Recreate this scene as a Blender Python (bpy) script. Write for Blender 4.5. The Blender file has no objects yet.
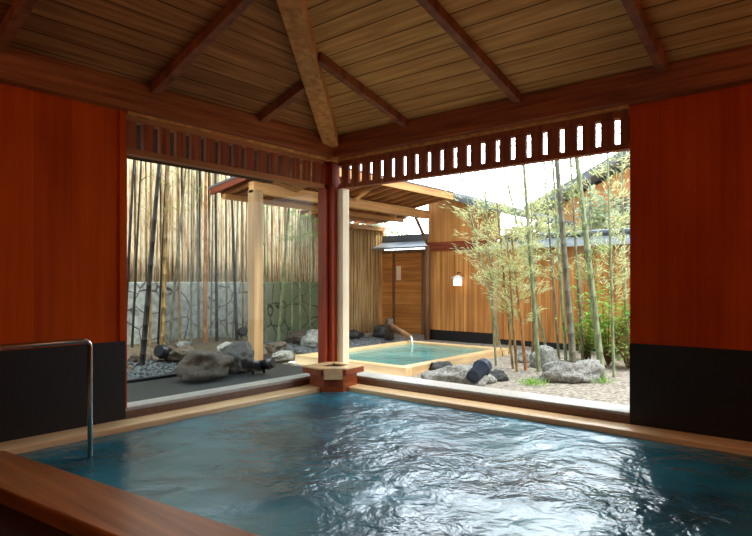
import bpy, bmesh, math, random
from mathutils import Vector, Matrix, noise
R = math.radians
random.seed(7)
sc = bpy.context.scene
COL = sc.collection

# ------------------------------------------------------------------ camera frame
F = 580.0; YAW = R(39.5); HY = 282.0
CAM = Vector((-5.600, -5.359, 1.30))
FW = Vector((math.cos(YAW), math.sin(YAW), 0)); RT = Vector((math.sin(YAW), -math.cos(YAW), 0))
def ray(px): return FW + RT * ((px - 376) / F)
def atz(px, py, z):            # ground point of height z seen at a pixel
    t = (CAM.z - z) * F / (py - HY); p = CAM + ray(px) * t; return Vector((p.x, p.y, z))
def aty(px, y):                # x of the ray in the plane y
    d = ray(px); t = (y - CAM.y) / d.y; return CAM.x + d.x * t, t
def atx(px, x):
    d = ray(px); t = (x - CAM.x) / d.x; return CAM.y + d.y * t, t
def zat(py, t): return CAM.z - (py - HY) / F * t

# ------------------------------------------------------------------ materials
def lin(c):
    return tuple((v / 12.92 if v <= .04045 else ((v + .055) / 1.055) ** 2.4) for v in [x / 255 for x in c]) + (1,)
def newmat(name):
    m = bpy.data.materials.new(name); m.use_nodes = True
    nt = m.node_tree; nt.nodes.clear()
    out = nt.nodes.new('ShaderNodeOutputMaterial'); b = nt.nodes.new('ShaderNodeBsdfPrincipled')
    nt.links.new(b.outputs[0], out.inputs[0]); return m, nt, b
def coords(nt, scale=(1, 1, 1), rot=(0, 0, 0)):
    tc = nt.nodes.new('ShaderNodeTexCoord'); mp = nt.nodes.new('ShaderNodeMapping')
    mp.inputs['Scale'].default_value = scale; mp.inputs['Rotation'].default_value = rot
    nt.links.new(tc.outputs['Object'], mp.inputs[0]); return tc, mp
def ramp(nt, stops):
    r = nt.nodes.new('ShaderNodeValToRGB'); e = r.color_ramp.elements
    e[0].position, e[0].color = stops[0]; e[1].position, e[1].color = stops[-1]
    for p, c in stops[1:-1]:
        x = e.new(p); x.color = c
    return r
def math_(nt, op, a, b=None):
    n = nt.nodes.new('ShaderNodeMath'); n.operation = op
    for i, v in enumerate((a, b)):
        if v is None: continue
        if isinstance(v, (int, float)): n.inputs[i].default_value = v
        else: nt.links.new(v, n.inputs[i])
    return n.outputs[0]
def mix(nt, f, a, b, mode='MIX'):
    n = nt.nodes.new('ShaderNodeMix'); n.data_type = 'RGBA'; n.blend_type = mode
    for s, v in ((n.inputs[0], f), (n.inputs[6], a), (n.inputs[7], b)):
        if isinstance(v, (int, float, tuple)): s.default_value = v
        else: nt.links.new(v, s)
    return n.outputs[2]
def wood(name, c1, c2, grain='z', rough=.6, seam=None, seam_axis='x', seam_off=0., seam_w=.03, spec=.3, dens=1., seam_dark=.25, board_var=.25):
    """streaky timber; seam = board width along seam_axis"""
    m, nt, b = newmat(name)
    k = {'x': (1.2, 22, 22), 'y': (22, 1.2, 22), 'z': (22, 22, 1.2)}[grain]
    tc, mp = coords(nt, tuple(v * dens for v in k))
    n = nt.nodes.new('ShaderNodeTexNoise'); n.inputs['Scale'].default_value = 1.; n.inputs['Detail'].default_value = 6
    nt.links.new(mp.outputs[0], n.inputs[0])
    r = ramp(nt, [(.3, lin(c2)), (.55, lin([(a * 2 + b_) / 3 for a, b_ in zip(c1, c2)])), (.7, lin(c1))]); nt.links.new(n.outputs[0], r.inputs[0])
    col = r.outputs[0]
    big = nt.nodes.new('ShaderNodeTexNoise'); big.inputs['Scale'].default_value = 1.3
    nt.links.new(tc.outputs['Object'], big.inputs[0])
    v = math_(nt, 'ADD', math_(nt, 'MULTIPLY', big.outputs[0], .5), .75)
    if seam:
        sp = nt.nodes.new('ShaderNodeSeparateXYZ'); nt.links.new(tc.outputs['Object'], sp.inputs[0])
        s = sp.outputs['xyz'.index(seam_axis)]
        q = math_(nt, 'DIVIDE', math_(nt, 'ADD', s, seam_off), seam)
        fr = math_(nt, 'FRACT', q); idx = math_(nt, 'FLOOR', q)
        wn = nt.nodes.new('ShaderNodeTexWhiteNoise'); wn.noise_dimensions = '1D'; nt.links.new(idx, wn.inputs['W'])
        v = math_(nt, 'MULTIPLY', v, math_(nt, 'ADD', math_(nt, 'MULTIPLY', wn.outputs[0], board_var), 1 - board_var / 2))
        line = math_(nt, 'LESS_THAN', fr, seam_w)
        v = math_(nt, 'MULTIPLY', v, math_(nt, 'SUBTRACT', 1., math_(nt, 'MULTIPLY', line, 1 - seam_dark)))
    cm = nt.nodes.new('ShaderNodeVectorMath'); cm.operation = 'SCALE'
    nt.links.new(col, cm.inputs[0]); nt.links.new(v, cm.inputs['Scale'])
    nt.links.new(cm.outputs[0], b.inputs['Base Color'])
    b.inputs['Roughness'].default_value = rough; b.inputs['Specular IOR Level'].default_value = spec
    bp = nt.nodes.new('ShaderNodeBump'); bp.inputs['Strength'].default_value = .15; bp.inputs['Distance'].default_value = .01
    nt.links.new(n.outputs[0], bp.inputs['Height']); nt.links.new(bp.outputs[0], b.inputs['Normal'])
    return m
def plain(name, c, rough=.6, metal=0., spec=.4, var=.0, scale=8.):
    m, nt, b = newmat(name)
    b.inputs['Roughness'].default_value = rough; b.inputs['Metallic'].default_value = metal; b.inputs['Specular IOR Level'].default_value = spec
    if var:
        tc, mp = coords(nt, (scale,) * 3)
        n = nt.nodes.new('ShaderNodeTexNoise'); n.inputs['Detail'].default_value = 5; nt.links.new(mp.outputs[0], n.inputs[0])
        r = ramp(nt, [(.3, lin([v * (1 - var) for v in c])), (.7, lin([min(255, v * (1 + var)) for v in c]))])
        nt.links.new(n.outputs[0], r.inputs[0]); nt.links.new(r.outputs[0], b.inputs['Base Color'])
    else: b.inputs['Base Color'].default_value = lin(c)
    return m
def spotty(name, c1, c2, scale, rough=.9, bump=.4, detail=8, lo=.4, hi=.6):
    m, nt, b = newmat(name); tc, mp = coords(nt, (scale,) * 3)
    n = nt.nodes.new('ShaderNodeTexNoise'); n.inputs['Detail'].default_value = detail; n.inputs['Roughness'].default_value = .7
    nt.links.new(mp.outputs[0], n.inputs[0])
    r = ramp(nt, [(lo, lin(c1)), (hi, lin(c2))]); nt.links.new(n.outputs[0], r.inputs[0]); nt.links.new(r.outputs[0], b.inputs['Base Color'])
    b.inputs['Roughness'].default_value = rough
    bp = nt.nodes.new('ShaderNodeBump'); bp.inputs['Strength'].default_value = bump; bp.inputs['Distance'].default_value = .03
    nt.links.new(n.outputs[0], bp.inputs['Height']); nt.links.new(bp.outputs[0], b.inputs['Normal'])
    return m

M = {}
M['red_wall_x'] = wood('stained_board_left', (206, 84, 5), (184, 66, 2), 'z', .75, .3, 'x', .05, .012, spec=.12, dens=.5, seam_dark=.6, board_var=.14)
M['red_wall_y'] = wood('stained_board_right', (196, 76, 4), (174, 58, 2), 'z', .75, .3, 'y', .12, .012, spec=.12, dens=.5, seam_dark=.6, board_var=.14)
M['ceil_left'] = wood('ceiling_board_left_dim', (188, 130, 76), (138, 86, 46), 'x', .8, .19, 'y', .0, .06, seam_dark=.25, board_var=.5, spec=.15)  # darker copy of the boards; weaker light is put into the colour
M['ceil_right'] = wood('ceiling_board_right_lit', (226, 174, 104), (186, 130, 70), 'y', .8, .2, 'x', .1, .07, seam_dark=.2, board_var=.35, spec=.15)  # lighter copy; window and water light is put into the colour
M['beam_x'] = wood('beam_timber_x', (178, 106, 58), (124, 62, 30), 'x', .55)
M['beam_y'] = wood('beam_timber_y', (166, 94, 50), (116, 56, 28), 'y', .55)
M['rafter'] = wood('rafter_timber', (164, 98, 58), (112, 60, 34), 'z', .6, dens=.4)
M['hip'] = wood('hip_timber', (226, 166, 98), (180, 116, 60), 'z', .7, dens=.6, spec=.2)
M['lattice'] = wood('lattice_timber', (168, 92, 50), (118, 54, 28), 'z', .6)
M['lattice_rail'] = wood('lattice_rail_timber', (186, 124, 74), (140, 84, 44), 'x', .6, dens=.4)
M['post'] = wood('post_timber', (170, 66, 28), (120, 38, 16), 'z', .45)
M['jamb'] = wood('jamb_timber', (252, 240, 214), (240, 220, 180), 'z', .5)
M['rim'] = wood('bath_rim_timber', (242, 212, 164), (216, 172, 118), 'x', .3, spec=.6, dens=.6)
M['rim_y'] = wood('bath_rim_timber_y', (244, 214, 166), (218, 176, 122), 'y', .3, spec=.6, dens=.6)
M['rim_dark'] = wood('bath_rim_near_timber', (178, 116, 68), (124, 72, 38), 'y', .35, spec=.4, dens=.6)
M['box'] = wood('spout_box_timber', (160, 82, 42), (104, 46, 24), 'x', .4, dens=.6)
M['granite'] = spotty('black_granite', (4, 3, 3), (54, 44, 38), 38, .6, .05, 4, .5, .78)
M['sill'] = plain('sill_stone', (176, 176, 170), .3, 0, .5, .08)
M['sill_dark'] = plain('sill_dark_timber', (104, 78, 62), .4, 0, .4, .12)
M['steel'] = plain('steel', (190, 186, 178), .25, 1.)
M['floor'] = spotty('dark_floor_stone', (26, 20, 18), (44, 34, 30), 4, .4, .1)
M['sand'] = spotty('sand_ground', (104, 96, 84), (178, 170, 156), 3.5, .95, .5)
M['soil'] = spotty('brown_soil', (60, 50, 38), (116, 100, 76), 5, .95, .6)
M['rock'] = spotty('grey_rock', (86, 88, 84), (178, 180, 172), 5, .8, .8, 8, .35, .65)
M['rock_dark'] = spotty('dark_wet_rock', (24, 26, 28), (74, 76, 74), 6, .5, .8, 8, .35, .65)
M['rock_brown'] = spotty('brown_rock', (40, 32, 25), (96, 82, 64), 5, .65, .8, 8, .35, .65)
M['pebble'] = spotty('blue_grey_pebble', (20, 26, 32), (104, 112, 116), 9, .45, .3, 3, .4, .62)
M['apron'] = spotty('wet_dark_apron', (12, 15, 15), (46, 50, 46), 14, .6, .3, 5, .45, .7)
M['black'] = plain('black_edging', (20, 19, 20), .5)
M['door'] = wood('door_timber', (214, 152, 80), (178, 112, 50), 'y', .5, .33, 'z', .0, .05, dens=.5, seam_dark=.5)
M['batten'] = wood('garden_wall_boards', (216, 154, 84), (162, 98, 44), 'z', .6, .13, 'y', .0, .1, dens=.5, seam_dark=.55)
M['upper_board'] = wood('gable_boards', (204, 148, 84), (176, 116, 58), 'z', .6, .3, 'y', .0, .03, dens=.5, seam_dark=.7)
M['redbeam'] = wood('red_band_timber', (150, 72, 42), (112, 48, 28), 'y', .6)
M['pav'] = wood('pavilion_timber', (222, 170, 110), (180, 128, 76), 'x', .5, dens=.6)
M['pav_z'] = wood('pavilion_post_timber', (200, 162, 114), (158, 120, 80), 'z', .5, dens=.6)
M['pav_rafter'] = wood('pavilion_rafter_timber', (212, 150, 92), (160, 100, 56), 'y', .6, dens=.6)
M['pav_board'] = wood('pavilion_roof_boards', (150, 92, 56), (104, 58, 34), 'x', .6, .2, 'y', .0, .05)
M['reed'] = wood('bark_fence', (222, 192, 134), (158, 118, 72), 'z', .85, dens=1.)
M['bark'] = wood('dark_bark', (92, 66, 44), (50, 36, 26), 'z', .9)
M['log'] = wood('round_log', (150, 112, 76), (98, 70, 46), 'z', .8)
M['tile'] = plain('grey_roof_tile', (96, 104, 110), .5, 0, .4, .2, 12)
M['tin'] = plain('pale_metal_flashing', (176, 186, 192), .35, .3)
M['plaster'] = plain('ochre_plaster', (196, 140, 86), .8, 0, .3, .1, 3)
M['lamp_w'] = plain('white_lamp_glass', (240, 238, 228), .4)
M['yellow'] = plain('yellow_bracket', (196, 176, 60), .6, 0, .4, .2)
M['blackmetal'] = plain('black_metal', (26, 28, 34), .4, .3)
M['bluemetal'] = plain('slate_metal', (60, 72, 88), .4, .4)

# pale fence poles with nodes
def pole_mat(name, c1, c2, dark):
    m, nt, b = newmat(name); tc, mp = coords(nt, (9, 9, 1.6))
    n = nt.nodes.new('ShaderNodeTexNoise'); n.inputs['Detail'].default_value = 6; nt.links.new(mp.outputs[0], n.inputs[0])
    r = ramp(nt, [(.3, lin(dark)), (.4, lin(c2)), (.62, lin(c1))]); nt.links.new(n.outputs[0], r.inputs[0])
    tc2, mp2 = coords(nt, (7.5, .01, .25)); n2 = nt.nodes.new('ShaderNodeTexNoise'); n2.inputs['Detail'].default_value = 3; nt.links.new(mp2.outputs[0], n2.inputs[0])
    r2 = ramp(nt, [(.36, (.42, .30, .2, 1)), (.5, (1, .9, .78, 1)), (.62, (1, 1, 1, 1))]); nt.links.new(n2.outputs[0], r2.inputs[0])
    nt.links.new(mix(nt, 1., r.outputs[0], r2.outputs[0], 'MULTIPLY'), b.inputs['Base Color']); b.inputs['Roughness'].default_value = .6
    return m
M['pole'] = pole_mat('pale_fence_pole', (244, 234, 208), (222, 202, 164), (150, 122, 88))
# cracked stone wall
def crack_mat():
    m, nt, b = newmat('crazy_stone_wall'); tc, mp = coords(nt, (2.1, 2.1, 2.1))
    w = nt.nodes.new('ShaderNodeTexNoise'); w.inputs['Scale'].default_value = 1.5; nt.links.new(mp.outputs[0], w.inputs[0])
    vm = nt.nodes.new('ShaderNodeVectorMath'); vm.operation = 'ADD'; nt.links.new(mp.outputs[0], vm.inputs[0])
    sc_ = nt.nodes.new('ShaderNodeVectorMath'); sc_.operation = 'SCALE'; sc_.inputs['Scale'].default_value = .35
    nt.links.new(w.outputs['Color'], sc_.inputs[0]); nt.links.new(sc_.outputs[0], vm.inputs[1])
    v = nt.nodes.new('ShaderNodeTexVoronoi'); v.feature = 'DISTANCE_TO_EDGE'; nt.links.new(vm.outputs[0], v.inputs[0]); v.inputs['Scale'].default_value = 1.
    v.voronoi_dimensions = '3D'
    n = nt.nodes.new('ShaderNodeTexNoise'); n.inputs['Scale'].default_value = 4; n.inputs['Detail'].default_value = 8; nt.links.new(mp.outputs[0], n.inputs[0])
    st = ramp(nt, [(.3, lin((128, 132, 126))), (.7, lin((186, 188, 180)))]); nt.links.new(n.outputs[0], st.inputs[0])
    # moss on the far end
    sp = nt.nodes.new('ShaderNodeSeparateXYZ'); nt.links.new(tc.outputs['Object'], sp.inputs[0])
    mo = math_(nt, 'ADD', math_(nt, 'MULTIPLY', math_(nt, 'SUBTRACT', sp.outputs[0], 2.2), .6), math_(nt, 'SUBTRACT', n.outputs[0], .5))
    mo = math_(nt, 'MINIMUM', math_(nt, 'MAXIMUM', mo, 0.), .8)
    c = mix(nt, mo, st.outputs[0], lin((96, 112, 66)))
    rp = ramp(nt, [(.0, (0, 0, 0, 1)), (.03, (1, 1, 1, 1))]); nt.links.new(v.outputs['Distance'], rp.inputs[0])
    c = mix(nt, rp.outputs[0], lin((42, 42, 38)), c)
    nt.links.new(c, b.inputs['Base Color']); b.inputs['Roughness'].default_value = .85
    bp = nt.nodes.new('ShaderNodeBump'); bp.inputs['Strength'].default_value = .6; bp.inputs['Distance'].default_value = .03
    nt.links.new(rp.outputs[0], bp.inputs['Height']); nt.links.new(bp.outputs[0], b.inputs['Normal'])
    return m
M['crack'] = crack_mat()
def culm_mat(name, c1, c2):
    m, nt, b = newmat(name); tc, mp = coords(nt, (6, 6, 1.3))
    n = nt.nodes.new('ShaderNodeTexNoise'); n.inputs['Detail'].default_value = 4; nt.links.new(mp.outputs[0], n.inputs[0])
    r = ramp(nt, [(.35, lin(c2)), (.65, lin(c1))]); nt.links.new(n.outputs[0], r.inputs[0]); nt.links.new(r.outputs[0], b.inputs['Base Color'])
    b.inputs['Roughness'].default_value = .45; return m
M['culm_black'] = culm_mat('black_bamboo', (34, 30, 24), (12, 11, 10))
M['culm_gold'] = culm_mat('golden_bamboo', (168, 134, 76), (88, 68, 38))
M['culm_green'] = culm_mat('green_bamboo', (150, 164, 124), (98, 114, 82))
M['culm_grey'] = culm_mat('grey_green_bamboo', (128, 130, 108), (80, 82, 66))
M['culm_orange'] = culm_mat('orange_bamboo', (196, 140, 80), (128, 84, 46))
def leaf_mat(name, c1, c2):
    m, nt, b = newmat(name); tc, mp = coords(nt, (7, 7, 7))
    n = nt.nodes.new('ShaderNodeTexNoise'); n.inputs['Detail'].default_value = 2; nt.links.new(mp.outputs[0], n.inputs[0])
    r = ramp(nt, [(.35, lin(c2)), (.65, lin(c1))]); nt.links.new(n.outputs[0], r.inputs[0]); nt.links.new(r.outputs[0], b.inputs['Base Color'])
    b.inputs['Roughness'].default_value = .5
    tr = nt.nodes.new('ShaderNodeBsdfTranslucent'); nt.links.new(r.outputs[0], tr.inputs[0])
    mx = nt.nodes.new('ShaderNodeMixShader'); mx.inputs[0].default_value = .4
    nt.links.new(b.outputs[0], mx.inputs[1]); nt.links.new(tr.outputs[0], mx.inputs[2])
    nt.links.new(mx.outputs[0], [n_ for n_ in nt.nodes if n_.type == 'OUTPUT_MATERIAL'][0].inputs[0]); return m
M['leaf_pale'] = leaf_mat('pale_bamboo_leaf', (236, 234, 176), (178, 188, 122))
M['leaf_green'] = leaf_mat('bamboo_leaf', (192, 206, 128), (126, 152, 78))
M['leaf_bright'] = leaf_mat('bright_shrub_leaf', (170, 214, 90), (84, 144, 50))
M['leaf_dark'] = leaf_mat('far_tree_leaf', (190, 200, 164), (134, 152, 116))
def glass_mat():
    m, nt, b = newmat('window_glass'); nt.nodes.remove(b)
    tr = nt.nodes.new('ShaderNodeBsdfTransparent'); tr.inputs[0].default_value = (.93, .96, .94, 1)
    gl = nt.nodes.new('ShaderNodeBsdfGlossy'); gl.inputs['Roughness'].default_value = .0
    fr = nt.nodes.new('ShaderNodeFresnel'); ge = nt.nodes.new('ShaderNodeNewGeometry')
    nt.links.new(math_(nt, 'SUBTRACT', 1.22, math_(nt, 'MULTIPLY', ge.outputs['Backfacing'], 1.22 - 1 / 1.22)), fr.inputs[0])   # same IOR from both faces of the pane
    mx = nt.nodes.new('ShaderNodeMixShader')
    nt.links.new(fr.outputs[0], mx.inputs[0]); nt.links.new(tr.outputs[0], mx.inputs[1]); nt.links.new(gl.outputs[0], mx.inputs[2])
    nt.links.new(mx.outputs[0], [n_ for n_ in nt.nodes if n_.type == 'OUTPUT_MATERIAL'][0].inputs[0]); return m
M['glass'] = glass_mat()
def water_mat(name, c1, c2, rough, strength, scale, dist, spec=.5):
    m, nt, b = newmat(name); tc, mp = coords(nt, (1, 1, 1), (0, 0, YAW))
    n0 = nt.nodes.new('ShaderNodeTexNoise'); n0.inputs['Scale'].default_value = .8; n0.inputs['Detail'].default_value = 4; nt.links.new(mp.outputs[0], n0.inputs[0])
    r = ramp(nt, [(.35, lin(c2)), (.65, lin(c1))]); nt.links.new(n0.outputs[0], r.inputs[0]); nt.links.new(r.outputs[0], b.inputs['Base Color'])
    b.inputs['Roughness'].default_value = rough; b.inputs['IOR'].default_value = 1.33; b.inputs['Specular IOR Level'].default_value = spec
    n1 = nt.nodes.new('ShaderNodeTexNoise'); n1.inputs['Scale'].default_value = scale; n1.inputs['Detail'].default_value = 4; n1.inputs['Roughness'].default_value = .55
    n1.inputs['Distortion'].default_value = .35
    nt.links.new(mp.outputs[0], n1.inputs[0])
    # ripples: strongest in the middle and right part of the bath where the inflow stirs it
    bp = nt.nodes.new('ShaderNodeBump'); bp.inputs['Strength'].default_value = strength
    s3 = nt.nodes.new('ShaderNodeSeparateXYZ'); nt.links.new(tc.outputs['Object'], s3.inputs[0])
    q = math_(nt, 'SUBTRACT', math_(nt, 'ADD', s3.outputs[0], 3.9), math_(nt, 'MULTIPLY', math_(nt, 'ADD', s3.outputs[1], .3), .55))
    q = math_(nt, 'MINIMUM', math_(nt, 'MAXIMUM', math_(nt, 'MULTIPLY', math_(nt, 'SUBTRACT', q, 1.2), .5), .3), 1.)
    n5 = nt.nodes.new('ShaderNodeTexNoise'); n5.inputs['Scale'].default_value = 1.1; n5.inputs['Detail'].default_value = 2; nt.links.new(mp.outputs[0], n5.inputs[0])
    q = math_(nt, 'MULTIPLY', q, math_(nt, 'ADD', math_(nt, 'MULTIPLY', math_(nt, 'SUBTRACT', n5.outputs[0], .35), 2.4), .25))
    nt.links.new(math_(nt, 'MULTIPLY', q, dist), bp.inputs['Distance'])
    nt.links.new(n1.outputs[0], bp.inputs['Height']); nt.links.new(bp.outputs[0], b.inputs['Normal'])
    return m
M['water'] = water_mat('bath_water', (54, 134, 152), (14, 64, 78), .23, 1., 3.6, .11, .8)
M['water_out'] = water_mat('outdoor_bath_water', (112, 172, 164), (84, 146, 140), .08, 1., 6., .02)
M['pour'] = plain('falling_water', (214, 230, 232), .15, 0, .6)

# ------------------------------------------------------------------ mesh builders
class MB:
    def __init__(s): s.v = []; s.f = []; s.sm = []
    def add(s, vs, fs, smooth=False):
        o = len(s.v); s.v += [tuple(v) for v in vs]; s.f += [tuple(i + o for i in f) for f in fs]; s.sm += [smooth] * len(fs); return s
    def box(s, x0, x1, y0, y1, z0, z1):
        return s.hexa([(x0, y0, z0), (x1, y0, z0), (x1, y1, z0), (x0, y1, z0), (x0, y0, z1), (x1, y0, z1), (x1, y1, z1), (x0, y1, z1)])
    def hexa(s, p):
        return s.add(p, [(0, 3, 2, 1), (4, 5, 6, 7), (0, 1, 5, 4), (1, 2, 6, 5), (2, 3, 7, 6), (3, 0, 4, 7)])
    def bar(s, a, b, w, h, up=(0, 0, 1)):
        a = Vector(a); b = Vector(b); d = (b - a).normalized(); u = Vector(up); side = d.cross(u).normalized(); u = side.cross(d).normalized()
        p = []
        for c in (a, b):
            for sx, sy in ((-1, -1), (1, -1), (1, 1), (-1, 1)): p.append(c + side * sx * w / 2 + u * sy * h / 2)
        return s.hexa(p)
    def prism(s, pts, z0, z1):
        n = len(pts); z0s = z0 if hasattr(z0, '__len__') else [z0] * n; z1s = z1 if hasattr(z1, '__len__') else [z1] * n
        vs = [(p[0], p[1], z) for p, z in zip(pts, z0s)] + [(p[0], p[1], z) for p, z in zip(pts, z1s)]
        a = sum(pts[i][0] * pts[(i + 1) % n][1] - pts[(i + 1) % n][0] * pts[i][1] for i in range(n))
        bot = tuple(reversed(range(n))); top = tuple(range(n, 2 * n)); sides = [(i, (i + 1) % n, n + (i + 1) % n, n + i) for i in range(n)]
        fs = [bot, top] + sides
        if a < 0: fs = [tuple(reversed(f)) for f in fs]
        return s.add(vs, fs)
    def tube(s, pts, rad, n=8, cap=True):
        pts = [Vector(p) for p in pts]; m = len(pts); rad = rad if hasattr(rad, '__len__') else [rad] * m; vs = []
        u = None
        for i, p in enumerate(pts):
            d = (pts[min(i + 1, m - 1)] - pts[max(i - 1, 0)]).normalized()
            if u is None: u = d.orthogonal().normalized()
            u = (u - d * u.dot(d)).normalized(); w = d.cross(u)
            for k in range(n):
                a = 2 * math.pi * k / n; vs.append(p + (u * math.cos(a) + w * math.sin(a)) * rad[i])
        fs = [(i * n + k, i * n + (k + 1) % n, (i + 1) * n + (k + 1) % n, (i + 1) * n + k) for i in range(m - 1) for k in range(n)]
        s.add(vs, fs, True)
        if cap: 
            o = len(s.v) - m * n
            s.f += [tuple(o + k for k in reversed(range(n))), tuple(o + (m - 1) * n + k for k in range(n))]; s.sm += [False, False]
        return s
    def lathe(s, prof, c, n=16):
        c = Vector(c); vs = []
        for r, z in prof:
            for k in range(n):
                a = 2 * math.pi * k / n; vs.append((c.x + r * math.cos(a), c.y + r * math.sin(a), c.z + z))
        m = len(prof)
        fs = [(i * n + k, i * n + (k + 1) % n, (i + 1) * n + (k + 1) % n, (i + 1) * n + k) for i in range(m - 1) for k in range(n)]
        return s.add(vs, fs, True)
    def leaf(s, p, d, nrm, L, w):
        p = Vector(p); d = Vector(d).normalized(); sd = d.cross(Vector(nrm))
        if sd.length < 1e-4: sd = d.orthogonal()
        sd.normalize(); up = sd.cross(d)
        m = p + d * L * .45
        return s.add([p, m + sd * w / 2 + up * w * .15, p + d * L, m - sd * w / 2 + up * w * .15], [(0, 1, 2, 3)])
    def ico(s, c, r, sub=1, sq=(1, 1, 1), rz=0., amp=0., fr=1., seed=0.):
        bm = bmesh.new(); bmesh.ops.create_icosphere(bm, subdivisions=sub, radius=1.)
        cr, sr = math.cos(rz), math.sin(rz); vs = []
        for v in bm.verts:
            q = v.co.copy()
            if amp:
                q *= 1 + amp * noise.noise(q * fr + Vector((seed, seed * .7, seed * 1.3))) + amp * .5 * noise.noise(q * fr * 2.3 + Vector((seed, 3, 1)))
                c2 = noise.cell(q * 1.4 + Vector((seed,) * 3)); q *= 1 + amp * .18 * (c2 - .5)
            x, y, z = q.x * sq[0] * r, q.y * sq[1] * r, q.z * sq[2] * r
            vs.append((c[0] + x * cr - y * sr, c[1] + x * sr + y * cr, c[2] + z))
        fs = [tuple(v.index for v in f.verts) for f in bm.faces]; bm.free()
        return s.add(vs, fs, sub > 2)
    def build(s, name, mat, parent=None, bevel=0.):
        me = bpy.data.meshes.new(name); me.from_pydata(s.v, [], s.f)
        me.polygons.foreach_set('use_smooth', s.sm); me.update(); me.validate()
        o = bpy.data.objects.new(name, me); COL.objects.link(o); me.materials.append(mat)
        if parent:
            o.parent = parent
            o.matrix_parent_inverse = Matrix.Translation(-parent.location)
        if bevel:
            b = o.modifiers.new('bevel', 'BEVEL'); b.width = bevel; b.segments = 2; b.limit_method = 'ANGLE'
        return o
def tag(o, label=None, cat=None, group=None, kind=None):
    if label: o['label'] = label
    if cat: o['category'] = cat
    if group: o['group'] = group
    if kind: o['kind'] = kind
    return o
def empty(name, loc, label=None, cat=None, group=None, kind=None):
    o = bpy.data.objects.new(name, None); COL.objects.link(o); o.location = loc; o.empty_display_size = .1
    return tag(o, label, cat, group, kind)
def S(o): o['kind'] = 'structure'; return o

# ------------------------------------------------------------------ setting: room shell
XL = -2.858; YR = -3.769            # window ends
ZG = .74; ZT = 2.92                 # granite top, wall top
WT = .16
S(MB().box(-8.5, XL, 0, WT, ZG, 3.25).box(XL - .06, XL, -.02, WT, ZG, 2.92).build('wall_left', M['red_wall_x']))
S(MB().box(-8.5, XL, -.012, WT, -.3, ZG).build('baseboard_left', M['granite']))
S(MB().box(0, WT, -8, YR, ZG, 3.25).build('wall_right', M['red_wall_y']))
S(MB().box(-.012, WT, -8, YR, -.3, ZG).build('baseboard_right', M['granite']))
S(MB().box(-8.7, -8.5, -8, .16, -.3, 5.6).build('wall_back', M['red_wall_y']))
S(MB().box(-8.5, .16, -8.2, -8, -.3, 5.6).build('wall_front', M['red_wall_x']))
# ceiling planes
CR = lambda x: 3.164 - .24 * x
CL = lambda y: 3.152 - .32 * y
hx, hy = -8.5, -8.5 * .75
T = .08
ex = .5; ey = 1.25
ce = empty('ceiling', (0, 0, 3.2), kind='structure')
pl = [(ex, ey * 1.0), (-8.5, ey), (hx, hy), (0, 0)]
def zl(p): return CL(p[1])
def zr(p): return CR(p[0])
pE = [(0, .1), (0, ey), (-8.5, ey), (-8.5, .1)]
MB().prism(pE, [zl(p) for p in pE], [zl(p) + T for p in pE]).build('shaded_eave_soffit', M['bark'], ce)  # boards coloured dark to put shade into the lattice gaps
pL = [(0, 0), (0, .1), (-8.5, .1), (hx, hy)]
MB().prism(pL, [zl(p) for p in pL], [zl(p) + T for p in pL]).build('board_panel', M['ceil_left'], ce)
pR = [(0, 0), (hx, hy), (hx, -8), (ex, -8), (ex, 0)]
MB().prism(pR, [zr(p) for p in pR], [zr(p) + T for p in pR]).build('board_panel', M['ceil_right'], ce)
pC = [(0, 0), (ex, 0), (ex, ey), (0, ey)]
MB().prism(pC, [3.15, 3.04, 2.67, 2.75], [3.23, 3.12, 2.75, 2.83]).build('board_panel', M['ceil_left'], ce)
# floor and bath basin
def nx(y): return -3.97 + (-.28 - y) * .1067     # skewed near edge of the bath (inner line)
fl = MB()
fl.prism([(-8.5, -8), (nx(-8) - .42, -8), (nx(-.28) - .42, -.0), (-8.5, 0)], -.35, -.09)
S(fl.build('floor', M['floor']))
WZ = -.05
S(MB().box(-8.5, 0, -8, 0, -.95, -.85).build('trim_1', M['floor']))
# ------------------------------------------------------------------ the indoor bath
bath = empty('indoor_bath', (0, 0, -.05), 'large indoor bath with a pale wooden rim below the two windows', 'bath')
r1 = MB().box(-4.6, -.56, -.28, -.012, -.22, 0).build('rim_board', M['rim'], bath, .012)
r2 = MB().box(-.28, -.012, -7.95, -.56, -.22, 0).build('rim_board', M['rim_y'], bath, .012)
r2b = MB().box(-.56, -.28, -.28, -.0, -.22, 0).box(-.28, 0, -.56, 0, -.22, -.0).build('rim_board', M['rim'], bath)
n0, n1 = -.285, -7.95
r3 = MB().prism([(nx(n0), n0), (nx(n0) - .42, n0), (nx(n1) - .42, n1), (nx(n1), n1)], -.3, 0.002).build('rim_board', M['rim_dark'], bath, .012)
r3['label'] = 'reddish near rim board'
MB().box(-4.6, 0, -.30, -.27, -.85, -.22).box(-.30, -.27, -7.95, -.3, -.85, -.22).build('basin_wall', M['floor'], bath)
# water
xs = 60
wv = MB(); NX, NY = 120, 150
def wy(v): return -.279 - v * 7.7
vs = []
for j in range(NY + 1):
    y = wy(j / NY); xa = nx(y) + .001; xb = -.279
    for i in range(NX + 1):
        x = xa + (xb - xa) * i / NX
        a = .006 * noise.noise(Vector((x * 2.2, y * 2.2, 0))) + .004 * noise.noise(Vector((x * 5, y * 5, 3)))
        vs.append((x, y, WZ + a))
fs = [(j * (NX + 1) + i, (j + 1) * (NX + 1) + i, (j + 1) * (NX + 1) + i + 1, j * (NX + 1) + i + 1) for j in range(NY) for i in range(NX)]
wv.add(vs, fs, True)
tag(wv.build('bath_water', M['water']), 'teal rippled water filling the indoor bath, glinting on the right', 'water', kind='stuff')

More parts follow.
